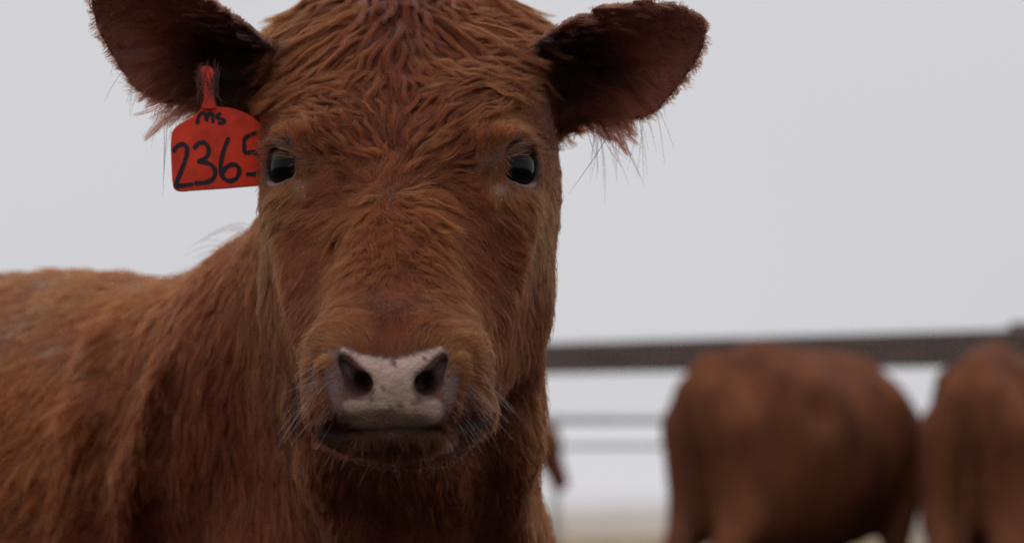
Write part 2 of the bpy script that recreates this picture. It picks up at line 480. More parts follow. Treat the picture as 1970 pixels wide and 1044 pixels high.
def streak(p, s, st=(1, 1, .3)):
    """smooth lattice noise in -1..1, drawn out along z"""
    q = p * np.asarray(st) * s; c = np.floor(q).astype(np.int64); f = q - c; f = f * f * (3 - 2 * f); o = 0
    for a in (0, 1):
        for b in (0, 1):
            for e in (0, 1):
                h = ((c[:, 0] + a) * 73856093) ^ ((c[:, 1] + b) * 19349663) ^ ((c[:, 2] + e) * 83492791)
                o = o + ((h * 31) % 10007) / 5003.5 * np.abs(1 - a - f[:, 0]) * np.abs(1 - b - f[:, 1]) * np.abs(1 - e - f[:, 2])
    return o - 1
def hash3(p, s): return np.sin(p[:, 0] * s + 3 * np.sin(p[:, 2] * s * 1.3)) * np.sin(p[:, 1] * s * .9 + p[:, 2] * s * .7)
skin = np.tile(np.array([.075, .032, .017]), (len(V), 1))
near = (V[:, 1] < 1.95) & (V[:, 2] > .88); hp = V[near]; hs = skin[near]
def lay(base, col, wgt): return base + (np.asarray(col) - base) * wgt[:, None]
for e in EARS:
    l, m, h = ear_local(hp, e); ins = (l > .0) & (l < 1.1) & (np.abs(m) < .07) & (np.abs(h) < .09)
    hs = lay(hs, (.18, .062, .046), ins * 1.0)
nd, wd_, ld, ed, kd = nose_d(hp), wing_d(hp), lip_d(hp), lid_d(hp), canthus_d(hp)
front = hp[:, 1] < 1.70
hs = lay(hs, (.105, .055, .050), sstep(.004, -.001, wd_) * front)
cornr = sstep(.030, .048, np.abs(hp[:, 0] - MUZ[0]))
hs = lay(hs, (.022, .014, .012), sstep(.010, .006, ld) * front * cornr)
hs = lay(hs, (.040, .022, .018), sstep(.003, .0015, ld) * front * (1 - cornr))
pale = np.tile(np.array([.50, .338, .282]), (len(hp), 1))
zz = (hp[:, 2] - MUZ[2])
dirt = sstep(.022, -.008, zz + .005 * hash3(hp, 420)) * sstep(.046, .020, np.abs(hp[:, 0] - MUZ[0] + .006 + .003 * hash3(hp, 300)))
pale = lay(pale, (.17, .105, .062), dirt * .9)
pale = lay(pale, (.15, .085, .062), sstep(-.006, -.026, zz + .004 * hash3(hp, 260)) * .9)
pale = pale * (1 + .05 * streak(hp, 260, (1, 1, 1)) + .06 * streak(hp, 90, (1, 1, 1)))[:, None]
for px, py, r in ((757, 699, .0022), (817, 690, .0016), (712, 752, .0036), (714, 765, .0030), (808, 766, .0034), (770, 780, .0030), (752, 784, .0022), (797, 776, .002), (735, 745, .0012)):
    q = SP(px, py); pale = lay(pale, (.075, .038, .026), sstep(1.25, .55, np.linalg.norm(hp - q, axis=1) / r))
hs = lay(hs, pale[0] * 0, np.zeros(len(hp)))
wn = sstep(.0018, -.0022, nd + .0010 * hash3(hp, 900)) * sstep(.0, .004, np.minimum(*[np.minimum(seg_d(hp, lo, hi) - .0062, 9) for lo, hi, sx in NOSTRIL])) * sstep(.0010, .0030, ld)
hs = hs + (pale - hs) * wn[:, None]
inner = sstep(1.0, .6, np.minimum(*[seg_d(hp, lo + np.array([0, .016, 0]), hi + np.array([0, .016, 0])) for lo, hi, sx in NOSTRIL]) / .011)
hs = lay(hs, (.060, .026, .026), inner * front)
hs = lay(hs, (.030, .018, .017), sstep(.006, .001, ed))
E0 = np.zeros(len(hp))
for E in EYES:
    a, b, g = eye_local(hp, E); b = hp[:, 2] - E[0][2]; E0 = np.maximum(E0, sstep(.0028, .0008, np.abs(eye_open(hp, E)[0] - .001)) * sstep(-.009, -.013, b) * (g > .004))
hs = lay(hs, (.24, .135, .125), E0 * .9)
hs = lay(hs, (.20, .125, .10), sstep(.0060, .0025, kd + .001 * hash3(hp, 700)) * .8)
skin[near] = hs
wet = np.zeros(len(V)); wet[near] = np.maximum(wn, sstep(.003, -.001, wd_) * front)
if DEBUG_CLAY: skin[:] = np.where(near[:, None], skin * 2, skin * 3)

m = NT('cow_skin'); at = m.n('ShaderNodeAttribute', attribute_name='skin'); b = m.n('ShaderNodeBsdfPrincipled', i_Roughness=.66)
tc = m.n('ShaderNodeTexCoord'); vo = m.n('ShaderNodeTexVoronoi', i_Scale=520.0); no = m.n('ShaderNodeTexNoise', i_Scale=90.0, i_Detail=5.0)
ad = m.n('ShaderNodeMath', operation='ADD'); bpn = m.n('ShaderNodeBump', i_Strength=.42); bpn.inputs['Distance'].default_value = .0012
m.l(tc.outputs['Object'], vo.inputs['Vector']); m.l(tc.outputs['Object'], no.inputs['Vector'])
m.l(vo.outputs['Distance'], ad.inputs[0]); m.l(no.outputs['Fac'], ad.inputs[1]); m.l(ad.outputs[0], bpn.inputs['Height'])
hsv = m.n('ShaderNodeHueSaturation'); mr = m.n('ShaderNodeMapRange'); mr.inputs['To Min'].default_value = .84; mr.inputs['To Max'].default_value = 1.13
mr.inputs['From Min'].default_value = .3; mr.inputs['From Max'].default_value = .7
m.l(no.outputs['Fac'], mr.inputs['Value']); m.l(mr.outputs[0], hsv.inputs['Value']); m.l(at.outputs['Color'], hsv.inputs['Color'])
mw = m.n('ShaderNodeMapRange'); mw.inputs['To Min'].default_value = .68; mw.inputs['To Max'].default_value = .48; m.l(at.outputs['Alpha'], mw.inputs['Value']); m.l(mw.outputs[0], b.inputs['Roughness'])
m.l(hsv.outputs[0], b.inputs['Base Color']); m.l(bpn.outputs[0], b.inputs['Normal']); m.l(b.outputs[0], m.out.inputs['Surface'])
b.inputs['Specular IOR Level'].default_value = .35
SKIN = m.m

heifer = empty('heifer', (WI[0] + BK[0] * .4, WI[1] + BK[1] * .4, 0))
tag(heifer, 'rusty red heifer facing the lens, with an orange tag under its ear', 'cow')
body = mesh_obj('body', V, F, SKIN, heifer)
ca = body.data.color_attributes.new('skin', 'FLOAT_COLOR', 'POINT')
ca.data.foreach_set('color', np.concatenate([skin, wet[:, None]], 1).astype(np.float32).ravel())

# ---- eyes
def uv_sphere(c, r, g, nu=40, nv=28):
    Fm = frame(g); VV, FF = [], []
    for j in range(nv + 1):
        ph = math.pi * j / nv
        for i in range(nu):
            th = 2 * math.pi * i / nu
            VV.append(c + r * (np.array([math.sin(ph) * math.cos(th), math.sin(ph) * math.sin(th), math.cos(ph)]) @ Fm))
    for j in range(nv):
        for i in range(nu):
            FF.append((j * nu + i, (j + 1) * nu + i, (j + 1) * nu + (i + 1) % nu, j * nu + (i + 1) % nu))
    return VV, FF
def plain(name, col, rough=.5, spec=.5, coat=0, sss=None):
    m = NT(name); b = m.n('ShaderNodeBsdfPrincipled', i_Roughness=rough); b.inputs['Base Color'].default_value = (*col, 1)
    b.inputs['Specular IOR Level'].default_value = spec; b.inputs['Coat Weight'].default_value = coat; b.inputs['Coat Roughness'].default_value = .03
    tc = m.n('ShaderNodeTexCoord'); no = m.n('ShaderNodeTexNoise', i_Scale=140.0, i_Detail=4.0); h = m.n('ShaderNodeHueSaturation'); h.inputs['Color'].default_value = (*col, 1)
    mr = m.n('ShaderNodeMapRange'); mr.inputs['To Min'].default_value = .8; mr.inputs['To Max'].default_value = 1.2
    m.l(tc.outputs['Object'], no.inputs['Vector']); m.l(no.outputs['Fac'], mr.inputs['Value']); m.l(mr.outputs[0], h.inputs['Value']); m.l(h.outputs[0], b.inputs['Base Color'])
    m.l(b.outputs[0], m.out.inputs['Surface']); return m.m
M_SCL = plain('eye_white', (.06, .030, .026), .2, .3); M_IRIS = plain('iris_brown', (.006, .004, .0035), .16, .14); M_PUP = plain('pupil_black', (.002, .002, .003), .14, .16)
for E in EYES:
    c, g, sx = E
    VV, FF = uv_sphere(c, EYE_R - .0002, g)
    ey = mesh_obj('eye', VV, FF, M_SCL, heifer)
    def cap(r, a0, name, mat, sqz=1.0):
        Fm = frame(g, unit(np.cross((0, 0, 1), g))); VV, FF = [c + g * r], []
        for j in range(1, 9):
            for i in range(32):
                th = 2 * math.pi * i / 32; ph = a0 * j / 8; y = math.sin(ph) * math.sin(th) * sqz; x = math.sin(ph) * math.cos(th)
                VV.append(c + r * (np.array([x, y, math.sqrt(max(0, 1 - x * x - y * y))]) @ Fm))
        for i in range(32): FF.append((0, 1 + i, 1 + (i + 1) % 32))
        for j in range(7):
            for i in range(32): FF.append((1 + j * 32 + i, 1 + (j + 1) * 32 + i, 1 + (j + 1) * 32 + (i + 1) % 32, 1 + j * 32 + (i + 1) % 32))
        o = mesh_obj(name, VV, FF, mat); o.parent = ey; return o
    cap(EYE_R + .0002, 1.0, 'iris', M_IRIS); cap(EYE_R + .0005, .62, 'pupil', M_PUP, .62)

#@@FUR
# ------------------------------------------------------------------ fur
def hair_mat(name, rough=.55, rad=.6):
    m = NT(name); at = m.n('ShaderNodeAttribute', attribute_name='tint')
    h = m.n('ShaderNodeBsdfHairPrincipled'); h.model = 'CHIANG'; h.parametrization = 'COLOR'
    h.inputs['Roughness'].default_value = rough; h.inputs['Radial Roughness'].default_value = rad; h.inputs['Random Roughness'].default_value = .2; h.inputs['IOR'].default_value = 1.27
    m.l(at.outputs['Color'], h.inputs['Color']); m.l(h.outputs[0], m.out.inputs['Surface']); return m.m
FURM = hair_mat('cow_hair')
def hair_obj(name, pts, rad, col, mat, parent, label=None):
    """pts (n,k,3), rad (n,k), col (n,3)"""
    n, k = pts.shape[:2]
    hc = bpy.data.hair_curves.new(name); hc.add_curves([k] * n)
    hc.attributes['position'].data.foreach_set('vector', (pts - np.array(parent.location)).astype(np.float32).ravel())
    ra = hc.attributes.get('radius') or hc.attributes.new('radius', 'FLOAT', 'POINT'); ra.data.foreach_set('value', rad.astype(np.float32).ravel())
    t = hc.attributes.new('tint', 'FLOAT_COLOR', 'CURVE'); t.data.foreach_set('color', np.concatenate([col, np.ones((n, 1))], 1).astype(np.float32).ravel())
    hc.materials.append(mat)
    o = bpy.data.objects.new(name, hc); C.objects.link(o); o.parent = parent; o['kind'] = 'stuff'
    return o
def scatter(V, F, N, dens):
    """roots on the quads, dens per m2 given at face centres"""
    tri = np.concatenate([F[:, [0, 1, 2]], F[:, [0, 2, 3]]])
    ar = .5 * np.linalg.norm(np.cross(V[tri[:, 1]] - V[tri[:, 0]], V[tri[:, 2]] - V[tri[:, 0]]), axis=1)
    cen = V[tri].mean(1); lam = ar * dens(cen, unit(N[tri].mean(1)))
    n = rng.poisson(lam); idx = np.repeat(np.arange(len(tri)), n)
    r1, r2 = np.sqrt(rng.random(len(idx))), rng.random(len(idx))
    b0, b1, b2 = 1 - r1, r1 * (1 - r2), r1 * r2
    t = tri[idx]
    p = V[t[:, 0]] * b0[:, None] + V[t[:, 1]] * b1[:, None] + V[t[:, 2]] * b2[:, None]
    nn = unit(N[t[:, 0]] * b0[:, None] + N[t[:, 1]] * b1[:, None] + N[t[:, 2]] * b2[:, None])
    return p, nn
def grow(p, n, d, L, lift, amp, freq, csize, clump, K=7, jitter=.25, droop=0.0, swirl=.45):
    """strand points: direction d (any, gets tangential), length L, lift angle, wave amplitude, clump radius"""
    N_ = len(p)
    d = unit(d - np.sum(d * n, 1, keepdims=True) * n)
    # clumps: every strand joins the nearest of the points jittered through a lattice
    cell = np.floor(p / csize).astype(np.int64); best = np.full(N_, 9.0); bid = np.zeros(N_, np.int64)
    for dx in (-1, 0, 1):
        for dy in (-1, 0, 1):
            for dz in (-1, 0, 1):
                q = cell + (dx, dy, dz); h = (q[:, 0] * 73856093) ^ (q[:, 1] * 19349663) ^ (q[:, 2] * 83492791)
                r = np.stack([((h * k) % 10007) / 10007.0 for k in (7, 131, 977)], 1)
                dd = np.linalg.norm(p - (q + r) * csize, axis=1); up_ = dd < best
                best = np.where(up_, dd, best); bid = np.where(up_, h, bid)
    uq, near_ = np.unique(bid, return_inverse=True)
    o_ = np.lexsort((best, near_)); gi = o_[np.searchsorted(near_[o_], np.arange(len(uq)))]
    gidx = gi[near_]
    cr_ = rng.normal(size=(len(gi), 4))[near_]; sr = rng.normal(size=(N_, 4))
    side = np.cross(n, d)
    d = unit(d + side * (swirl * streak(p, 38, (1, 1, 1)) + .6 * swirl * streak(p, 95, (1, 1, 1)) + .10 * cr_[:, 0] + jitter * .4 * sr[:, 0])[:, None]); side = np.cross(n, d)
    L = L * np.clip(1 + .18 * cr_[:, 1] + .15 * sr[:, 1], .4, 1.6)
    ph = 5.0 * streak(p + .37, 70, (1, 1, 1)) + .45 * cr_[:, 2]; fr = freq * (1 + .12 * cr_[:, 3]); li = lift * np.clip(1 + .3 * sr[:, 2] + .25 * cr_[:, 3], .2, 2.2)
    gd = rng.random(N_) < .035; gd[gi] = False; L = np.where(gd, L * 1.5, L); li = np.where(gd, li * 1.9 + .1, li)      # guard hairs
    t = np.linspace(0, 1, K)[None]
    x = L[:, None] * t * np.cos(li * .6)[:, None]
    z = L[:, None] * np.sin(li)[:, None] * (t - .55 * t * t)
    y = amp[:, None] * (np.sin(ph[:, None] + fr[:, None] * t * 6.283) - np.sin(ph)[:, None]) * t ** .5
    z = z + .55 * amp[:, None] * (1 + np.cos(ph[:, None] * 1.7 + fr[:, None] * t * 6.283)) * t
    pts = p[:, None] + x[..., None] * d[:, None] + z[..., None] * n[:, None] + y[..., None] * side[:, None]
    if droop: pts[..., 2] -= droop * L[:, None] * t ** 2
    off = (p - p[gidx])
    c = (clump[:, None] * t ** .8)[..., None]
    gp = pts[gidx] + off[:, None] * (1 - .85 * c)
    far = (np.linalg.norm(off, axis=1) < csize * 2.5)[:, None, None]
    pts = np.where(far, pts * (1 - c) + gp * c, pts)
    return pts, cr_, sr
HAIR_TAPER = np.array([.75, 1, 1, .95, .85, .65, .25])

# the lie of the coat: pixel on the animal, direction (right, away, up), length mm, wave mm, colour
TAN, BRN, RED, ORG, DRK = (.166, .0430, .0125), (.130, .0268, .0080), (.108, .0188, .0068), (.154, .0305, .0066), (.044, .0135, .0085)
LIE = [
    (745, 345, (0, 0, 1), 20, 1.0, BRN), (700, 335, (-.7, 0, .8), 22, 1.5, BRN), (795, 335, (.7, 0, .8), 22, 1.5, BRN),
    (650, 290, (-.55, 0, .85), 26, 2.5, BRN), (850, 290, (.55, 0, .85), 26, 2.5, BRN), (745, 260, (.0, 0, 1), 24, 1.5, BRN),
    (690, 240, (-.5, 0, .9), 28, 3, BRN), (800, 240, (.5, 0, .9), 28, 3, BRN), (620, 215, (-.75, 0, .6), 28, 3, BRN), (900, 215, (.75, 0, .6), 28, 3, BRN),
    (745, 190, (0, 0, 1), 24, 2, RED), (690, 175, (-.8, 0, .4), 28, 3, BRN), (820, 175, (.8, 0, .4), 28, 3, BRN),
    (755, 120, (0, 0, -1), 36, 3, BRN), (700, 110, (-.35, 0, -.9), 36, 3, BRN), (815, 110, (.35, 0, -.9), 36, 3, BRN),
    (760, 50, (0, 0, -1), 46, 3.6, BRN), (700, 40, (-.4, 0, -.9), 42, 3.2, BRN), (820, 40, (.4, 0, -.9), 42, 3.2, BRN), (770, -10, (0, 0, -1), 50, 3.6, BRN),
    (630, 90, (-1, 0, -.25), 30, 3.5, BRN), (900, 90, (1, 0, -.25), 30, 3.5, BRN), (630, 30, (-.9, 0, -.4), 30, 3.5, TAN), (900, 30, (.9, 0, -.4), 30, 3.5, BRN),
    (620, 150, (-1, 0, .0), 28, 3.5, BRN), (910, 150, (1, 0, .0), 28, 3.5, BRN),
    (560, 90, (-.85, .2, -.5), 26, 3, TAN), (980, 90, (.85, .2, -.5), 26, 3, BRN), (540, 150, (-.7, .2, -.5), 20, 2.0, BRN), (1000, 150, (.7, .2, -.5), 20, 2.0, BRN),
    (590, 170, (-.9, 0, .3), 24, 3, BRN), (960, 170, (.9, 0, .3), 24, 3, BRN),
    (560, 225, (-.6, 0, .5), 12, .5, TAN), (985, 225, (.6, 0, .5), 12, .5, TAN), (540, 262, (-.9, .2, .1), 9, .2, TAN), (1005, 265, (.9, .2, .1), 9, .2, TAN),
    (610, 290, (-.1, 0, 1), 11, .8, BRN), (930, 290, (.1, 0, 1), 11, .8, BRN), (590, 340, (.15, 0, -1), 8, .3, TAN), (950, 345, (-.15, 0, -1), 8, .3, TAN),
    (635, 345, (-.6, 0, -.5), 11, .8, RED), (905, 350, (.6, 0, -.5), 11, .8, RED),
    (545, 385, (-.3, .3, -.8), 9, .2, TAN), (1005, 390, (.3, .3, -.8), 9, .2, TAN), (525, 450, (-.2, .5, -.8), 12, .4, TAN), (1035, 450, (.2, .5, -.8), 12, .4, TAN),
    (745, 405, (0, 0, -1), 20, 1.5, ORG), (700, 400, (-.8, 0, -.6), 22, 1.5, ORG), (795, 400, (.8, 0, -.6), 22, 1.5, ORG),
    (655, 385, (-1, 0, -.1), 18, 1.2, BRN), (845, 390, (1, 0, -.1), 18, 1.2, BRN), (640, 430, (-.8, 0, -.5), 16, 1, BRN), (870, 430, (.8, 0, -.5), 16, 1, BRN),
    (700, 460, (-.4, 0, -.9), 20, 1.5, ORG), (800, 460, (.4, 0, -.9), 20, 1.5, ORG), (750, 480, (0, 0, -1), 20, 1.5, ORG),
    (670, 520, (-.5, 0, -.9), 14, .8, BRN), (840, 520, (.5, 0, -.9), 14, .8, BRN), (752, 545, (.05, 0, -1), 15, 1, BRN),
    (595, 470, (-.5, .3, -.8), 11, .4, RED), (950, 470, (.5, .3, -.8), 11, .4, RED), (590, 560, (-.4, .4, -.8), 10, .3, RED), (960, 560, (.4, .4, -.8), 10, .3, RED),
    (530, 560, (-.1, .5, -.8), 14, .5, BRN), (1030, 560, (.1, .5, -.8), 14, .5, BRN), (545, 640, (0, .5, -.8), 12, .4, RED), (1010, 640, (0, .5, -.8), 12, .4, RED),
    (660, 590, (-.8, 0, -.5), 12, .6, BRN), (860, 590, (.8, 0, -.5), 12, .6, BRN), (755, 588, (0, 0, -1), 10, .6, (.105, .023, .0078)), (700, 615, (-.9, 0, .3), 9, .4, BRN), (815, 615, (.9, 0, .3), 9, .4, BRN),
    (755, 640, (0, 0, 1), 6, .1, RED), (690, 648, (-.4, 0, .9), 6, .1, TAN), (820, 648, (.4, 0, .9), 6, .1, TAN), (755, 670, (0, 0, 1), 4, 0, RED),
    (640, 650, (-.8, .2, .6), 7, .1, TAN), (880, 650, (.8, .2, .6), 7, .1, TAN), (618, 710, (-.9, .5, .1), 7, .1, TAN), (912, 710, (.9, .5, .1), 7, .1, TAN),
    (612, 770, (-.7, .4, -.5), 8, .1, BRN), (925, 770, (.7, .4, -.5), 8, .1, BRN), (620, 812, (-.5, .2, -.7), 7, .1, DRK), (910, 800, (.5, .2, -.7), 7, .1, DRK),
    (760, 856, (0, .2, -1), 8, .3, (.100, .029, .014)), (700, 856, (-.2, .2, -1), 8, .2, (.105, .031, .015)), (820, 856, (.2, .2, -1), 8, .2, (.105, .031, .015)), (760, 885, (0, .4, -1), 11, .5, RED),
    (680, 880, (-.3, .4, -1), 11, .5, RED), (850, 880, (.3, .4, -1), 11, .5, RED)]
LP, LD, LL, LA, LC, LK = [], [], [], [], [], []
for px, py, d, L, a_, c_ in LIE:
    LP.append(SP(px, py)); LD.append(unit(np.array(d, float))); LL.append((19 if L > 23 else L) / 1000); LK.append(L * 1.15 / 1000 if L > 21 else 0); LA.append(a_ * 1.25 / 1000); LC.append(c_)
for q, d, L, a_, c_ in (      # neck, throat, shoulder, back (world points)
    ((-.20, 2.08, 1.15), (-.7, .6, -.4), 30, 2.5, BRN), ((-.33, 2.30, 1.12), (-.7, .6, -.4), 30, 2.5, ORG), ((-.45, 2.42, 1.12), (-.7, .6, -.35), 28, 2.5, TAN), ((-.62, 2.66, 1.14), (-.6, .7, -.3), 26, 2, TAN),
    ((-.22, 2.02, 1.06), (-.45, .3, -.85), 28, 2, RED), ((-.32, 2.15, 1.02), (-.5, .3, -.8), 30, 2.5, BRN), ((-.45, 2.24, .98), (-.5, .35, -.75), 30, 2.5, ORG), ((-.60, 2.32, .95), (-.55, .4, -.7), 30, 2.5, ORG),
    ((-.24, 2.02, .95), (-.2, .15, -1), 28, 2, RED), ((-.35, 2.10, .90), (-.25, .2, -.95), 30, 2.5, RED), ((-.50, 2.20, .85), (-.4, .25, -.9), 30, 2.5, BRN), ((-.10, 1.95, .90), (0, -.05, -1), 26, 2, RED), ((0, 2.0, .92), (.1, 0, -1), 26, 1.5, BRN),
    ((.02, 1.98, 1.0), (.1, .2, -1), 22, 1.2, BRN), ((.03, 1.95, 1.1), (.1, .5, -.8), 18, 1, BRN), ((-.18, 1.95, 1.1), (-.1, .5, -.8), 18, 1, BRN), ((-.08, 1.95, 1.22), (0, .9, .1), 30, 3, BRN), ((-.75, 2.9, 1.1), (-.6, .7, -.5), 24, 2, BRN), ((-.8, 2.7, .8), (-.5, .5, -.7), 26, 2, BRN), ((-.1, 2.1, .7), (0, 0, -1), 26, 2, RED)):
    LP.append(np.array(q)); LD.append(unit(np.array(d, float))); LL.append(L * .95 / 1000); LK.append(0); LA.append(a_ * .7 / 1000); LC.append(c_)
LP, LD, LL, LA, LC, LK = map(np.array, (LP, LD, LL, LA, LC, LK))
LT = np.concatenate([LD, LL[:, None], LA[:, None], LC, LK[:, None]], 1)
def lie_(q):
    d2 = (q * q).sum(1)[:, None] + (LP * LP).sum(1)[None] - 2 * q @ LP.T; d2 = np.maximum(d2, 0) + .006 ** 2; wg = 1 / d2 ** 2
    return (wg / wg.sum(1, keepdims=True)) @ LT
def lie(p): o = pmap(lie_, p); return o[:, :3], o[:, 3], o[:, 4], o[:, 5:9]
def lock_len(p): return pmap(lie_, p)[:, 8]
EYE_C = np.array([0, 0, 1.0])
def bare(p):
    """1 where no hair grows"""
    b = np.zeros(len(p)); k = p[:, 1] < 1.95; q = p[k]
    if not len(q): return b
    fr = q[:, 1] < 1.70
    v = np.maximum(sstep(.002, -.001, nose_d(q)), sstep(.002, -.002, wing_d(q)) * fr)
    v = np.maximum(v, sstep(.0, .003, np.where(np.abs(q[:, 0] - MUZ[0]) > .034, .0072, .0018) - lip_d(q)) * fr); v = np.maximum(v, sstep(.0042, .0024, lid_d(q)))
    v = np.maximum(v, .5 * sstep(.005, .002, canthus_d(q)))
    b[k] = v; return b
def in_ear(p, lo=-.06):
    k = np.zeros(len(p))
    for e in EARS:
        l, m, h = ear_local(p, e); k = np.maximum(k, ((l > lo) & (l < 1.15) & (np.abs(m) < .075) & (np.abs(h) < .10)) * 1.0)
    return k
def density(c, n):
    v = unit(EYE_C - c); f = np.sum(v * n, 1)
    d = np.where(c[:, 1] < 1.95, 850e3, np.interp(c[:, 1], [1.95, 2.3, 2.8, 3.2], [620e3, 480e3, 180e3, 40e3]))
    d = d * np.interp(f, [-.5, -.1, .15], [.18, .45, 1.0]) * np.interp(c[:, 2], [.45, .62, .74], [.12, .3, 1])
    # short muzzle hair stands closer
    return d * (1 - bare(c)) * (1 + .9 * (np.linalg.norm(c - MUZ, axis=1) < .075)) * (1 - in_ear(c, .10))
p, n = scatter(V, F, N, density)
d, L, A, col = lie(p); lkl = col[:, 3]; col = col[:, :3]
isb = p[:, 1] > 1.93
for nm, k, cs in (('fur', ~isb, .0056), ('fur', isb, .0075)):
    q, nn, Lq = p[k], n[k], L[k]
    wid = np.interp(q[:, 1], [1.6, 1.9, 2.2, 3], [.00014, .00016, .00022, .0008])
    lift = np.interp(Lq, [.004, .012, .022, .034], [.16, .10, .12, .14])
    pts, cr_, sr = grow(q, nn, d[k], Lq, lift, A[k], 1.0 + Lq * 18, cs, np.full(len(q), .68) if cs > .008 else np.interp(A[k], [.0004, .0012, .0022, .0035], [.10, .45, .70, .86]))
    v = 1 + .20 * cr_[:, 1] + .13 * sr[:, 3] + (.50 * streak(q, 45) + .25 * streak(q, 120) if cs > .01 else .20 * streak(q, 55, (1, 1, 1)))
    cc = (col[k] * np.array([1.14, .96, .93]) if cs > .007 else col[k]) * np.clip(v, .3, 1.9)[:, None] * (1 + .06 * cr_[:, [0]] * np.array([.5, 0, -1]))
    if cs < .007: cc = cc * (1 - .30 * sstep(.012, .022, lkl[k]))[:, None]      # undercoat darkened below the locks: shade of the gaps put into the colour
    if cs > .007:  # damp patches: pale wet highlights painted into the colour of some strands
        sheen = np.zeros(len(q))
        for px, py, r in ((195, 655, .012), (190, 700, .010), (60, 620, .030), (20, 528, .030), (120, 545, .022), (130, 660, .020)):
            sheen = np.maximum(sheen, gauss(q, SP(px, py, heifer_sdf), (r, r, r * 1.4)))
        hit = rng.random(len(q)) < .20 * sheen; cc = np.where(hit[:, None], np.array([.30, .24, .22]) * rng.uniform(.5, 1.1, (len(q), 1)), cc)
    w2 = wid * np.clip(1 + .25 * sr[:, 0], .5, 1.6)
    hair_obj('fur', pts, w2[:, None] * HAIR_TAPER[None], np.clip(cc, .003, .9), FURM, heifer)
print('fur', len(p), round(time.time() - T0, 1))

# ---- wet locks on the forehead and down the upper bridge
def lock_dens(c, n):
    k = (c[:, 1] < 1.93) & (n[:, 1] < .2); o = np.zeros(len(c)); q = c[k]
    o[k] = 26e3 * sstep(.009, .020, lock_len(q)) * (1 - bare(q)) * (1 - in_ear(q, .04)); return o
q, nn = scatter(V, F, N, lock_dens)
d, L, A, col = lie(q); Lk = col[:, 3] * rng.uniform(.7, 1.9, len(q)) * (1 + .55 * gauss(q, SP(762, 45), (.030, .05, .035)))
col = col[:, :3]; d = unit(d - np.sum(d * nn, 1, keepdims=True) * nn); side = np.cross(nn, d)
d = unit(d + side * (.50 * streak(q, 30, (1, 1, 1)) + .16 * rng.normal(size=len(q)))[:, None]); side = np.cross(nn, d)
t = np.linspace(0, 1, 9)[None]; am = np.clip(A, .0008, .004) * rng.uniform(.5, 1.15, len(q)); cyc = Lk / rng.uniform(.019, .046, len(q))
ph = 5 * streak(q + .7, 60, (1, 1, 1)) + rng.normal(size=len(q)) * .6
gy = am[:, None] * (np.sin(ph[:, None] + 6.283 * cyc[:, None] * t) - np.sin(ph)[:, None]) * t ** .4
gz = .0006 + Lk[:, None] * .075 * np.sin(np.minimum(t * 1.35, 1) * 3.0) * rng.uniform(.5, 1.3, len(q))[:, None] + .5 * am[:, None] * (1 + np.sin(1.3 + ph[:, None] + 6.283 * cyc[:, None] * t)) * t
curve_down = -(Lk[:, None] * t) ** 2 * 1.0                                   # follow the round of the skull
gpt = q[:, None] + (Lk[:, None] * t)[..., None] * d[:, None] + gy[..., None] * side[:, None] + (gz + curve_down)[..., None] * nn[:, None]
M_ = 78; tb = rng.normal(size=(len(q), M_, 2)) * np.array([.00115, .0008]) * rng.uniform(.55, 1.55, (len(q), 1, 1)); prof = np.interp(t[0], [0, .25, .7, 1], [1.0, 1.0, .75, .25])
lp_ = gpt[:, None] + tb[..., 0][..., None, None] * prof[None, None, :, None] * side[:, None, None] + tb[..., 1][..., None, None] * prof[None, None, :, None] * nn[:, None, None]
lp_ = lp_ + rng.normal(size=(len(q), M_, 1, 3)) * .0012 * (t[0] ** 1.5)[None, None, :, None]
cut = rng.uniform(.72, 1.0, (len(q), M_))                                     # strands end at different lengths
idx = cut[..., None] * np.linspace(0, 1, 9) * 8; i0 = np.minimum(idx.astype(int), 7); fr_ = (idx - i0)[..., None]
lp_ = np.take_along_axis(lp_, i0[..., None], 2) * (1 - fr_) + np.take_along_axis(lp_, i0[..., None] + 1, 2) * fr_
lc = col[:, None] * np.clip(1.05 + .26 * rng.normal(size=(len(q), 1, 1)) + .18 * rng.normal(size=(len(q), M_, 1)), .35, 1.8)
lp_ = lp_.reshape(-1, 9, 3); lc = lc.reshape(-1, 3)
hair_obj('locks', lp_, np.full(len(lp_), .000125)[:, None] * np.array([.8, 1, 1, 1, 1, .9, .8, .6, .25])[None], np.clip(lc, .004, .9), FURM, heifer)
print('locks', len(q), len(lp_), round(time.time() - T0, 1))

# ---- ears
def ear_dens(c, n):
    return np.where(in_ear(c) > 0, 520e3, 0)
p, n = scatter(V, F, N, ear_dens)
eP = []
for e in EARS:
    l, m, h = ear_local(p, e); k = (l > -.06) & (l < 1.15) & (np.abs(m) < .075) & (np.abs(h) < .1)
    q, nn, l, m = p[k], n[k], l[k], m[k]
    ins = (nn @ e['n']) > .15
    dirn = e['ax'] * 1.0 + np.where(m > 0, .5, -.75)[:, None] * e['w'] * sstep(.01, .04, np.abs(m))[:, None] - np.array([0, 0, .25])
    Lh = np.where(ins, np.interp(l, [0, .3, .6, 1], [.042, .036, .013, .006]), .006)
    edge = sstep(.026, .042, -m) * ((l < .95)); Lh = Lh + .008 * edge * rng.random(len(l)) ** 2
    sub = in_hair = np.where(ins, np.interp(l, [0, .35, .6], [.35, .5, .9]), 1.0)
    Lh = Lh * (1 - .68 * sstep(.028, .044, np.abs(m)) * (rng.random(len(l)) < .85)); keep = rng.random(len(l)) < np.where(ins, np.interp(l, [.2, .45, .8], [.70, .30, .16]), .9); 
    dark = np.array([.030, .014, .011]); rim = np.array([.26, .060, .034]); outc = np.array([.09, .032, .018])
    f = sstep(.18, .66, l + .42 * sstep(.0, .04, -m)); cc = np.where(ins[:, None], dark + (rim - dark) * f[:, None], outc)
    eP.append([a[keep] for a in (q, nn, dirn, Lh, cc, ins)])
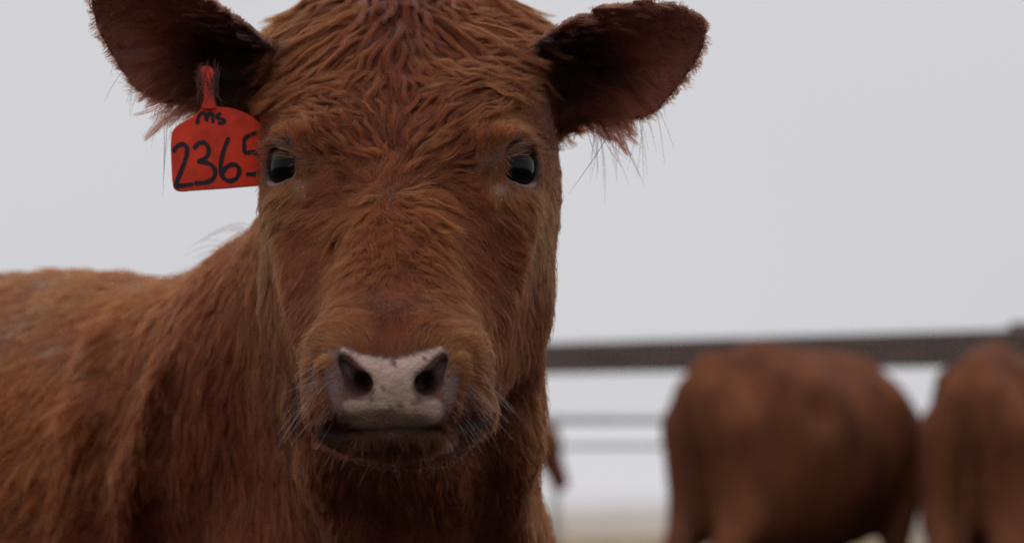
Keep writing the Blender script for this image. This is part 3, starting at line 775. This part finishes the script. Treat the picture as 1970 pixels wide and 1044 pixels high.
q, nn, dirn, Lh, cc, ins = [np.concatenate(a) for a in zip(*eP)]
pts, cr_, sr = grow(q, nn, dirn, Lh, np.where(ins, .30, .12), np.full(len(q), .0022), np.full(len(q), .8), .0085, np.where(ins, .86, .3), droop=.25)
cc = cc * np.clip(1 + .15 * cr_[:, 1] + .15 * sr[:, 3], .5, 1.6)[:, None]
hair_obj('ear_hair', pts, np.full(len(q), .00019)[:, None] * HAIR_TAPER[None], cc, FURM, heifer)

# ---- lashes, whiskers, long stray hairs
def strays(name, items, wid, jit=.0):
    """items: (root, dir, length, bend vector, colour)"""
    t = np.linspace(0, 1, 7)[None, :, None]
    r, d, L, b, c = [np.array(x, float) for x in zip(*items)]
    pts = r[:, None] + unit(d)[:, None] * t * L[:, None, None] + b[:, None] * (t ** 2) * L[:, None, None]
    return hair_obj(name, pts, np.full(len(r), wid)[:, None] * HAIR_TAPER[None], c, FURM, heifer)
it = []
for E in EYES:
    c, g, sx = E
    for k in range(170):
        x = rng.uniform(-.7, 1.0); a = x * .0178; hi = .0172 * (1 - abs(x) ** 2.0) + rng.uniform(0, .003)
        th = R(28); ca_, sa_ = math.cos(th), math.sin(th)
        lat = unit(np.cross(np.array([0, 0, 1.0]), g)); lat = lat if lat @ np.array([sx, 0, 0]) > 0 else -lat
        up = unit(np.cross(g, lat)); up = up if up[2] > 0 else -up
        oa, ob = a * ca_ - hi * sa_, a * sa_ + hi * ca_
        root = c + lat * oa + up * ob + g * math.sqrt(max(1e-6, (EYE_R + .0015) ** 2 - oa * oa - ob * ob))
        it.append((root, g * .45 + lat * (.85 + .35 * x) + up * .34 + rng.normal(size=3) * .10, rng.uniform(.010, .021), -up * .18, (.050, .018, .010) if rng.random() < .6 else (.15, .05, .02)))
strays('eyelashes', it, .00020)
it = []
for k in range(64):
    sx = rng.choice((-1, 1)); px = 768 + sx * rng.uniform(105, 178); py = rng.uniform(690, 815)
    if sx < 0 and px < 600: py = min(py, 780)
    it.append((SP(px, py), np.array([sx * rng.uniform(.5, 1.0), -.25 + rng.normal() * .2, -.25 - (py - 690) / 220 + rng.normal() * .2]), rng.uniform(.015, .036), np.array([0, 0, -.25]), (.45, .34, .26) if rng.random() < .5 else (.12, .08, .06)))
for k in range(40):
    px = rng.uniform(640, 900); py = rng.uniform(846, 890)
    it.append((SP(px, py), np.array([(px - 768) / 220 + rng.normal() * .35, -.30, -.9]), rng.uniform(.005, .017), np.array([rng.normal() * .3, .1, -.15]), (.30, .17, .10) if rng.random() < .35 else (.14, .08, .05)))
strays('whiskers', it, .000065)
it = []
for e, px0, px1, py0, n_ in ((EARS[0], 215, 350, 215, 26), (EARS[1], 1105, 1215, 235, 34)):
    for k in range(n_):
        l = rng.uniform(.12, .62); root = e['b'] + e['ax'] * l * e['L'] - e['w'] * rng.uniform(.015, .040) + e['n'] * .004
        it.append((root, -e['w'] * .9 + e['ax'] * rng.uniform(-.5, .5) + e['n'] * .2, rng.uniform(.018, .05), np.array([-.35 * e['sx'] * rng.random(), 0, -.5]), (.035, .025, .022)))
for px, py, ex, ey_, bx in ((1182, 240, -70, 125, -.2), (1192, 242, 25, 95, .25), (1150, 245, 30, 70, .3), (1130, 250, 12, 55, .2), (316, 228, 2, 145, -.05), (322, 232, -6, 95, .0)):
    a, b_ = P(px, py, 1.82), P(px + ex, py + ey_, 1.81); it.append((a, b_ - a, np.linalg.norm(b_ - a), np.array([bx * .6, 0, -.05]), (.03, .022, .02)))
for k in range(48):      # dark ear hair falling over the stem of the tag
    a = P(rng.uniform(372, 424), rng.uniform(112, 150), rng.uniform(1.795, 1.805)); b_ = P(rng.uniform(376, 420), rng.uniform(165, 215), rng.uniform(1.792, 1.802))
    it.append((a, b_ - a, np.linalg.norm(b_ - a), np.array([rng.normal() * .15, -.05, 0]), (.020, .010, .008)))
for k in range(24):      # mane strays along the crest
    t = rng.random(); root = np.array([-.215, 2.03, 1.30]) * (1 - t) + np.array([-.35, 2.30, 1.30]) * t
    for _ in range(14): root[2] -= .8 * max(0, float(heifer_sdf(root[None])[0]))
    it.append((root, np.array([-.8, .3, .65 + .3 * rng.normal()]), rng.uniform(.015, .05), np.array([-.3, .2, -.65]), (.05, .03, .025)))
strays('stray_hairs', it, .00022)
print('strays', round(time.time() - T0, 1))

fl = []
for px, py, r in ((720, 466, .0011), (714, 471, .0008), (745, 402, .0007), (577, 352, .0010), (582, 360, .0009), (586, 378, .0008), (963, 365, .0010), (958, 372, .0011), (966, 384, .0008), (625, 500, .0007), (660, 520, .0006),
                  (532, 655, .0011), (536, 668, .0013), (545, 685, .0011), (527, 630, .0008), (820, 560, .0007), (838, 567, .0006), (757, 380, .0006), (700, 430, .0006), (930, 770, .0009), (668, 598, .0006)):
    c = SP(px, py, head_sdf); c = c + unit(np.array([0, 0, 1.0]) - c) * .003; n0 = len(fl) * 6
    e = rng.normal(size=(3, 3)); e = unit(e) * r * np.array([[1.5], [.6], [.6]])
    fl.append((c, e))
VV, FF = [], []
for k, (c, e) in enumerate(fl):
    o = k * 6; VV += [c + e[0], c - e[0], c + e[1], c - e[1], c + e[2], c - e[2]]
    FF += [(o + a, o + 2 + b, o + 4 + g_) for a in (0, 1) for b in (0, 1) for g_ in (0, 1)]
fo = mesh_obj('coat_flecks', VV, FF, plain('pale_flecks', (.55, .50, .46), .4, .5), heifer); fo['kind'] = 'stuff'

#@@TAG
# ------------------------------------------------------------------ ear tag
def tagp(px, py, lift=0.0):
    q = P(px, py, 1.812 + (px - 330) * .00012 - (py - 200) * .00004); return q + TAGN * lift
TAGN = np.zeros(3)
a_, b_, c_ = tagp(340, 350), tagp(500, 350), tagp(420, 220); TAGN = unit(np.cross(b_ - a_, c_ - a_)); TAGN = TAGN if TAGN[1] < 0 else -TAGN
m = NT('orange_plastic'); b = m.n('ShaderNodeBsdfPrincipled', i_Roughness=.55); b.inputs['Specular IOR Level'].default_value = .22; tc = m.n('ShaderNodeTexCoord'); no = m.n('ShaderNodeTexNoise', i_Scale=60.0, i_Detail=6.0)
cr = m.n('ShaderNodeValToRGB'); cr.color_ramp.elements[0].position = .3; cr.color_ramp.elements[0].color = (.50, .030, .013, 1); cr.color_ramp.elements[1].position = .62; cr.color_ramp.elements[1].color = (.72, .046, .017, 1)
bq = m.n('ShaderNodeBump', i_Strength=.15); bq.inputs['Distance'].default_value = .001
m.l(tc.outputs['Object'], no.inputs['Vector']); m.l(no.outputs['Fac'], cr.inputs['Fac']); m.l(cr.outputs[0], b.inputs['Base Color']); m.l(no.outputs['Fac'], bq.inputs['Height']); m.l(bq.outputs[0], b.inputs['Normal'])
b.inputs['Subsurface Weight'].default_value = .15; b.inputs['Subsurface Radius'].default_value = (.003, .001, .0005); m.l(b.outputs[0], m.out.inputs['Surface']); M_TAG = m.m
M_INK = plain('black_marker', (.012, .010, .016), .6, .3)
def plate(outline, th, name, mat, parent, bev=.0005):
    c = np.mean(outline, 0); n = len(outline); VV = []
    for k, (lift, ins) in enumerate(((-th / 2, bev), (-th / 2 + bev, 0), (th / 2 - bev, 0), (th / 2, bev))):
        for q in outline: VV.append(q + TAGN * lift + (c - q) / np.linalg.norm(c - q) * ins)
    FF = [tuple(range(n))[::-1], tuple(3 * n + k for k in range(n))]
    for r in range(3):
        for k in range(n): FF.append((r * n + k, r * n + (k + 1) % n, (r + 1) * n + (k + 1) % n, (r + 1) * n + k))
    o = mesh_obj(name, VV, FF, mat, parent, smooth=False)
    import bmesh
    bm = bmesh.new(); bm.from_mesh(o.data); bmesh.ops.recalc_face_normals(bm, faces=bm.faces[:]); bm.to_mesh(o.data); bm.free()
    return o
def smooth_poly(pts, it=2, closed=True):
    pts = [np.array(q, float) for q in pts]
    for _ in range(it):
        o = []
        n = len(pts)
        for i in range(n if closed else n - 1):
            a, b = pts[i], pts[(i + 1) % n]; o += [a * .75 + b * .25, a * .25 + b * .75]
        if not closed: o = [pts[0]] + o + [pts[-1]]
        pts = o
    return pts
tagroot = empty('ear_tag', tuple(tagp(400, 210)))
tag(tagroot, 'orange plastic ear tag hand-lettered 2365 hanging from the ear', 'ear tag')
ol = [(338, 367), (332, 357), (330, 320), (328, 270), (332, 250), (347, 238), (370, 226), (384, 214), (389, 205), (413, 205), (420, 206), (446, 208), (478, 220), (500, 237), (516, 262), (524, 300), (526, 340), (522, 353), (512, 357), (470, 360), (420, 364), (370, 367), (352, 369)]
plate([tagp(*q) for q in smooth_poly(ol, 1)], .0022, 'plate', M_TAG, tagroot)
stem = [(382, 132), (396, 128), (410, 134), (411, 160), (407, 182), (412, 200), (416, 212), (386, 212), (390, 200), (393, 182), (386, 160)]
plate([tagp(*q, lift=.0016) for q in smooth_poly(stem, 1)], .0040, 'stem', M_TAG, tagroot)
bc = tagp(397, 136, -.004); VV, FF = tube([bc - TAGN * .022, bc - TAGN * .001, bc + TAGN * .006], [.003, .003, .0034], 14); mesh_obj('pin', VV, FF, M_TAG, tagroot)
def ribbon(path, wpx, name):
    q = smooth_poly(path, 2, closed=False); q = np.array([tagp(a, b, .00125) for a, b in q]); tg = unit(np.gradient(q, axis=0)); sd_ = np.cross(tg, TAGN); hw = wpx / 2 / FPX * 1.82
    hw = hw * (1 + .10 * np.sin(np.arange(len(q)) * .9)); n = len(q); VV, FF = [], []
    q[0] -= tg[0] * hw[0] * .5; q[-1] += tg[-1] * hw[-1] * .5; hw[0] *= .6; hw[-1] *= .6
    for lift in (0, .00025):
        for k in range(n): VV += [q[k] + sd_[k] * hw[k] + TAGN * lift, q[k] - sd_[k] * hw[k] + TAGN * lift]
    o = 2 * n
    for k in range(n - 1):
        i = 2 * k; FF += [(o + i, o + i + 1, o + i + 3, o + i + 2), (i, i + 2, o + i + 2, o + i), (i + 1, o + i + 1, o + i + 3, i + 3)]
    FF += [(0, o, o + 1, 1), (o - 2, o - 1, 2 * o - 1, 2 * o - 2)]
    return mesh_obj(name, VV, FF, M_INK, tagroot, smooth=False)
ribbon([(333, 292), (340, 281), (352, 277), (360, 284), (359, 300), (350, 325), (336, 359), (340, 359), (369, 355)], 8.5, 'digit')
ribbon([(373, 286), (380, 276), (392, 274), (401, 283), (401, 298), (392, 308), (377, 312), (392, 312), (408, 318), (415, 331), (410, 345), (396, 352), (375, 353)], 8.5, 'digit')
ribbon([(439, 267), (431, 285), (425, 308), (423, 328), (428, 343), (441, 350), (455, 344), (461, 331), (457, 319), (446, 316), (434, 322), (427, 334)], 8.5, 'digit')
ribbon([(499, 254), (484, 259), (469, 266), (469, 280), (470, 297), (484, 292), (498, 298), (504, 313), (502, 328), (492, 336), (475, 336)], 8.5, 'digit')
ribbon([(379, 238), (381, 226), (387, 217), (395, 219), (397, 236), (398, 224), (404, 217), (409, 222), (409, 236)], 7.5, 'letter')
ribbon([(424, 220), (416, 222), (418, 229), (430, 230), (432, 237), (420, 238)], 7.0, 'letter')

#@@BACK
# ------------------------------------------------------------------ cows at the fence
HZ = [0.0]      # how far the head is raised from feeding
def bcow_sdf(p):
    """x forward from the tail head, z up; head lowered to feed"""
    Y = np.array([0, 1.0, 0])
    d = cone(p, (.40, 0, .80), (.85, 0, .79), .370, .355, (Y, .64))
    d = smin(d, cone(p, (.10, 0, .98), (.45, 0, .92), .16, .25, (Y, .9)), .10)
    d = smin(d, cone(p, (.03, 0, 1.135), (.34, 0, 1.150), .040, .055), .09)
    d = smin(d, cone(p, (.34, 0, 1.150), (1.0, 0, 1.125), .055, .060), .09)
    d = smin(d, cone(p, (.98, 0, .86), (1.10, 0, .84), .25, .21, (Y, .82)), .08)
    d = smin(d, cone(p, (1.10, 0, .96), (1.50, 0, .66 + HZ[0]), .15, .10, (Y, .75)), .10)      # neck down
    d = smin(d, cone(p, (1.50, 0, .68 + HZ[0]), (1.60, 0, .58 + HZ[0]), .105, .09), .05)
    d = smin(d, cone(p, (1.58, 0, .58 + HZ[0]), (1.68, 0, .34 + HZ[0]), .085, .060), .05)              # face
    for s in (-1, 1):
        d = smin(d, cone(p, (.26, .150 * s, 1.090), (.30, .12 * s, .98), .042, .10), .07)   # hook bone
        d = smin(d, cone(p, (-.01, .060 * s, 1.03), (.06, .085 * s, .90), .045, .09), .07)   # pin bone
        d = smin(d, cone(p, (.06, .095 * s, .90), (.12, .110 * s, .58), .115, .108), .05)
        d = smin(d, cone(p, (.10, .11 * s, .60), (-.03, .11 * s, .42), .095, .056), .04)
        d = smin(d, cone(p, (-.03, .11 * s, .42), (.03, .11 * s, .12), .045, .035), .03)
        d = smin(d, cone(p, (.03, .11 * s, .12), (.07, .11 * s, .04), .036, .050), .02)
        d = smin(d, cone(p, (.98, .14 * s, .98), (1.10, .16 * s, .72), .09, .10), .06)
        d = smin(d, cone(p, (1.10, .15 * s, .72), (1.02, .14 * s, .44), .085, .055), .04)
        d = smin(d, cone(p, (1.02, .14 * s, .44), (1.03, .135 * s, .12), .045, .035), .03)
        d = smin(d, cone(p, (1.03, .135 * s, .12), (1.07, .135 * s, .04), .036, .050), .02)
        d = smin(d, ell(p, (1.51, .16 * s, .70 + HZ[0]), (.03, .085, .045)), .03)
        d = smax(d, -ell(p, (.42, .27 * s, .98), (.12, .07, .08)), .08)                  # flank hollow
    return d
def cow_mesh(raise_head, g=.016):
    HZ[0] = raise_head
    v, f = isosurface(bcow_sdf, np.arange(-.2, 1.95, g), np.arange(-.45, .45, g), np.arange(-.03, 1.36, g))
    v, f = keep_largest(v, f); o = mesh_obj('body', relax(v, f, 2, .5), f, M_HIDE); me = o.data; bpy.data.objects.remove(o); return me
M_HIDE = noise_mat('red_hide', (.098, .029, .0115), (.210, .066, .024), 7, .85, 8, .5, 40, (1, 1, .45))
bme_data = cow_mesh(0)
M_TAIL = noise_mat('tail_hide', (.085, .027, .011), (.15, .050, .020), 9, .85, 6, .6, 60, (4, 4, 1))
def rear_cow(name, loc, rz, label, group, sc=1.0, data=None):
    r = empty(name, loc); r.rotation_euler = (0, 0, rz); r.scale = (sc,) * 3
    tag(r, label, 'cow', group)
    b = bpy.data.objects.new('body', data or bme_data); C.objects.link(b); b.parent = r
    tp = smooth_poly([(.05, 0, 1.14), (-.025, 0, 1.09), (-.045, .005, .97), (-.030, .015, .75), (-.035, .03, .55), (-.055, .035, .36)], 2, False)
    VV, FF = tube(tp, np.interp(np.linspace(0, 1, len(tp)), [0, .2, .7, .8, .95, 1], [.030, .020, .012, .018, .024, .010]), 10)
    t = mesh_obj('tail', VV, FF, M_TAIL); t.parent = r
    return r, b
cows = []
for nm, px, dep, hdg, sc, lab in (('cow', 1350, 9.3, 43, 1.055, 'red cow feeding at the rail, its whole rump and flank in view'),
                                  ('cow', 1872, 9.0, 22, 1.045, 'red cow standing rump first under the fence post, cut off by the picture edge')):
    x = (px - 985) / FPX * dep
    cows.append(rear_cow(nm, (x, dep, 0), R(90 - hdg), lab, 'cows feeding along the rail', sc))
x = (1089 - 985) / FPX * 15.2
cows.append(rear_cow('cow', (x - 1.72, 15.2, 0), R(0), 'far cow behind the heifer, only its brown muzzle showing past the neck', None, 1.0, cow_mesh(.25)))

# ------------------------------------------------------------------ fences
M_WOOD = noise_mat('dark_timber', (.092, .066, .058), (.165, .118, .100), 3, .85, 8, .5, 50, (1, 1, 12))
M_POST = noise_mat('weathered_post', (.10, .085, .078), (.19, .165, .15), 4, .9, 8, .5, 50, (8, 8, 1))
M_PIPE = noise_mat('galvanised_pipe', (.56, .58, .59), (.68, .70, .71), 6, .5, 4)
def beam(a, b, w_, h_, name, mat, parent, bev=.008):
    """rectangular beam from a to b with chamfered edges"""
    a, b = np.array(a, float), np.array(b, float); t = unit(b - a); up = np.array([0, 0, 1.0]) if abs(t[2]) < .9 else np.array([0, 1.0, 0])
    s_ = unit(np.cross(t, up)); u_ = np.cross(s_, t); prof = []
    for sx, sy in ((1, 1), (-1, 1), (-1, -1), (1, -1)):
        c1, c2 = (sx * (w_ / 2 - bev), sy * h_ / 2), (sx * w_ / 2, sy * (h_ / 2 - bev)); prof += [c2, c1] if sx * sy > 0 else [c1, c2]
    VV = [a + s_ * x + u_ * y for x, y in prof] + [b + s_ * x + u_ * y for x, y in prof]; FF = [tuple(range(8))[::-1], tuple(range(8, 16))]
    for k in range(8): FF.append((k, (k + 1) % 8, 8 + (k + 1) % 8, 8 + k))
    return mesh_obj(name, VV, FF, mat, parent, smooth=False)
def rail_pt(px, y): 
    h = .330; return np.array([(px - 985) / FPX * (D := h * FPX / (800 - y)), D, 1 + h])
r0, r1 = rail_pt(1040, 690), rail_pt(1850, 671); rd = unit(r1 - r0)
fence = empty('rail_fence', (r0[0], r0[1], 0)); tag(fence, 'dark timber rail fence behind the two feeding cows', 'fence')
posts = [r0 + rd * k for k in (-2.6, (1948 - 1040) / (1850 - 1040) * np.linalg.norm(r1 - r0) * .985, 5.2)]
dr = np.array([rd[1], -rd[0], 0])
beam(r0 - rd * 4.5, r0 + rd * 7.0, .07, .178, 'rail', M_WOOD, fence)
beam(r0 - rd * 4.5 + dr * .004 - (0, 0, .62), r0 + rd * -1.4 - (0, 0, .62), .05, .112, 'rail', M_WOOD, fence)
for q in posts:
    q = q - dr * .085; VV, FF = tube([(q[0], q[1], -.3), (q[0], q[1], q[2] - .2), (q[0], q[1], q[2] + .110), (q[0], q[1], q[2] + .124)], [.080, .076, .074, .062], 14); mesh_obj('post', VV, FF, M_POST, fence)
pf = empty('pipe_fence', (0, 16, 0)); tag(pf, 'pale grey pipe fence standing far behind the timber rail', 'fence')
for z, r in ((.972, .032), (.80, .020)):
    VV, FF = tube([(-4, 16.6, z - .02), (-1, 16.15, z), (5, 15.4, z + .02)], r, 10); mesh_obj('rail', VV, FF, M_PIPE, pf)
for px in (1070, 1760, 400):
    x = (px - 985) / FPX * 16; y = 16.06 - .115 * x; VV, FF = tube([(x, y + .07, -.2), (x, y + .07, 1.02)], .026, 10); mesh_obj('post', VV, FF, M_PIPE, pf)

# ------------------------------------------------------------------ ground
m = NT('winter_ground'); ge = m.n('ShaderNodeNewGeometry'); sp = m.n('ShaderNodeSeparateXYZ'); m.l(ge.outputs['Position'], sp.inputs[0])
n1 = m.n('ShaderNodeTexNoise', i_Scale=.35, i_Detail=8.0); n2 = m.n('ShaderNodeTexNoise', i_Scale=7.0, i_Detail=8.0)
m.l(ge.outputs['Position'], n1.inputs['Vector']); m.l(ge.outputs['Position'], n2.inputs['Vector'])
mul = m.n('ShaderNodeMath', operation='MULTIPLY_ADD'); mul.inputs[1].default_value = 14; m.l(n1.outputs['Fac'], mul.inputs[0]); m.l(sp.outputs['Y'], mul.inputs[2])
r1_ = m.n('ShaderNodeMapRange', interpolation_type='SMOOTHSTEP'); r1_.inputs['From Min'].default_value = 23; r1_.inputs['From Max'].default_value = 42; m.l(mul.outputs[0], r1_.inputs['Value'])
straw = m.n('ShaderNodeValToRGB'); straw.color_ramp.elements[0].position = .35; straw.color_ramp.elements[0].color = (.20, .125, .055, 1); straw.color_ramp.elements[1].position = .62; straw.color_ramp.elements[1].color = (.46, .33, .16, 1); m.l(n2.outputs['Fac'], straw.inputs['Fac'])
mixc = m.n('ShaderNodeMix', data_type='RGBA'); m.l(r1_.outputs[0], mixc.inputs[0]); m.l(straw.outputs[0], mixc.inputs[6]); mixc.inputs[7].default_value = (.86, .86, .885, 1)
mudr = m.n('ShaderNodeMapRange', interpolation_type='SMOOTHSTEP'); mudr.inputs['From Min'].default_value = 19; mudr.inputs['From Max'].default_value = 24; m.l(mul.outputs[0], mudr.inputs['Value'])
mudc = m.n('ShaderNodeValToRGB'); mudc.color_ramp.elements[0].position = .35; mudc.color_ramp.elements[0].color = (.022, .016, .012, 1); mudc.color_ramp.elements[1].position = .7; mudc.color_ramp.elements[1].color = (.075, .055, .040, 1); m.l(n2.outputs['Fac'], mudc.inputs['Fac'])
mixm = m.n('ShaderNodeMix', data_type='RGBA'); m.l(mudr.outputs[0], mixm.inputs[0]); m.l(mudc.outputs[0], mixm.inputs[6]); m.l(mixc.outputs[2], mixm.inputs[7]); mixc = mixm
b = m.n('ShaderNodeBsdfPrincipled', i_Roughness=.9); b.inputs['Specular IOR Level'].default_value = .1; bq = m.n('ShaderNodeBump', i_Strength=.5); bq.inputs['Distance'].default_value = .05
m.l(n2.outputs['Fac'], bq.inputs['Height']); m.l(bq.outputs[0], b.inputs['Normal']); m.l(mixc.outputs[2], b.inputs['Base Color']); m.l(b.outputs[0], m.out.inputs['Surface'])
gx = np.concatenate([-np.geomspace(12, 2500, 14)[::-1], np.linspace(-10, 10, 41), np.geomspace(12, 2500, 14)]); gy = np.concatenate([[-200, -40, -10], np.linspace(-5, 40, 91), np.geomspace(42, 3000, 18)])
X, Yg = np.meshgrid(gx, gy, indexing='ij'); Zg = (.025 * np.sin(X * 1.7 + np.sin(Yg * 1.1) * 2) * np.sin(Yg * 1.3) - .025) * (np.abs(X) < 15) * (Yg < 41)
nx_, ny_ = X.shape; ii = np.arange(nx_ * ny_).reshape(nx_, ny_)
gf = np.stack([ii[:-1, :-1], ii[1:, :-1], ii[1:, 1:], ii[:-1, 1:]], -1).reshape(-1, 4)
gr = mesh_obj('ground', np.stack([X, Yg, Zg], -1).reshape(-1, 3), gf, m.m); tag(gr, kind='structure')
print('done', round(time.time() - T0, 1))
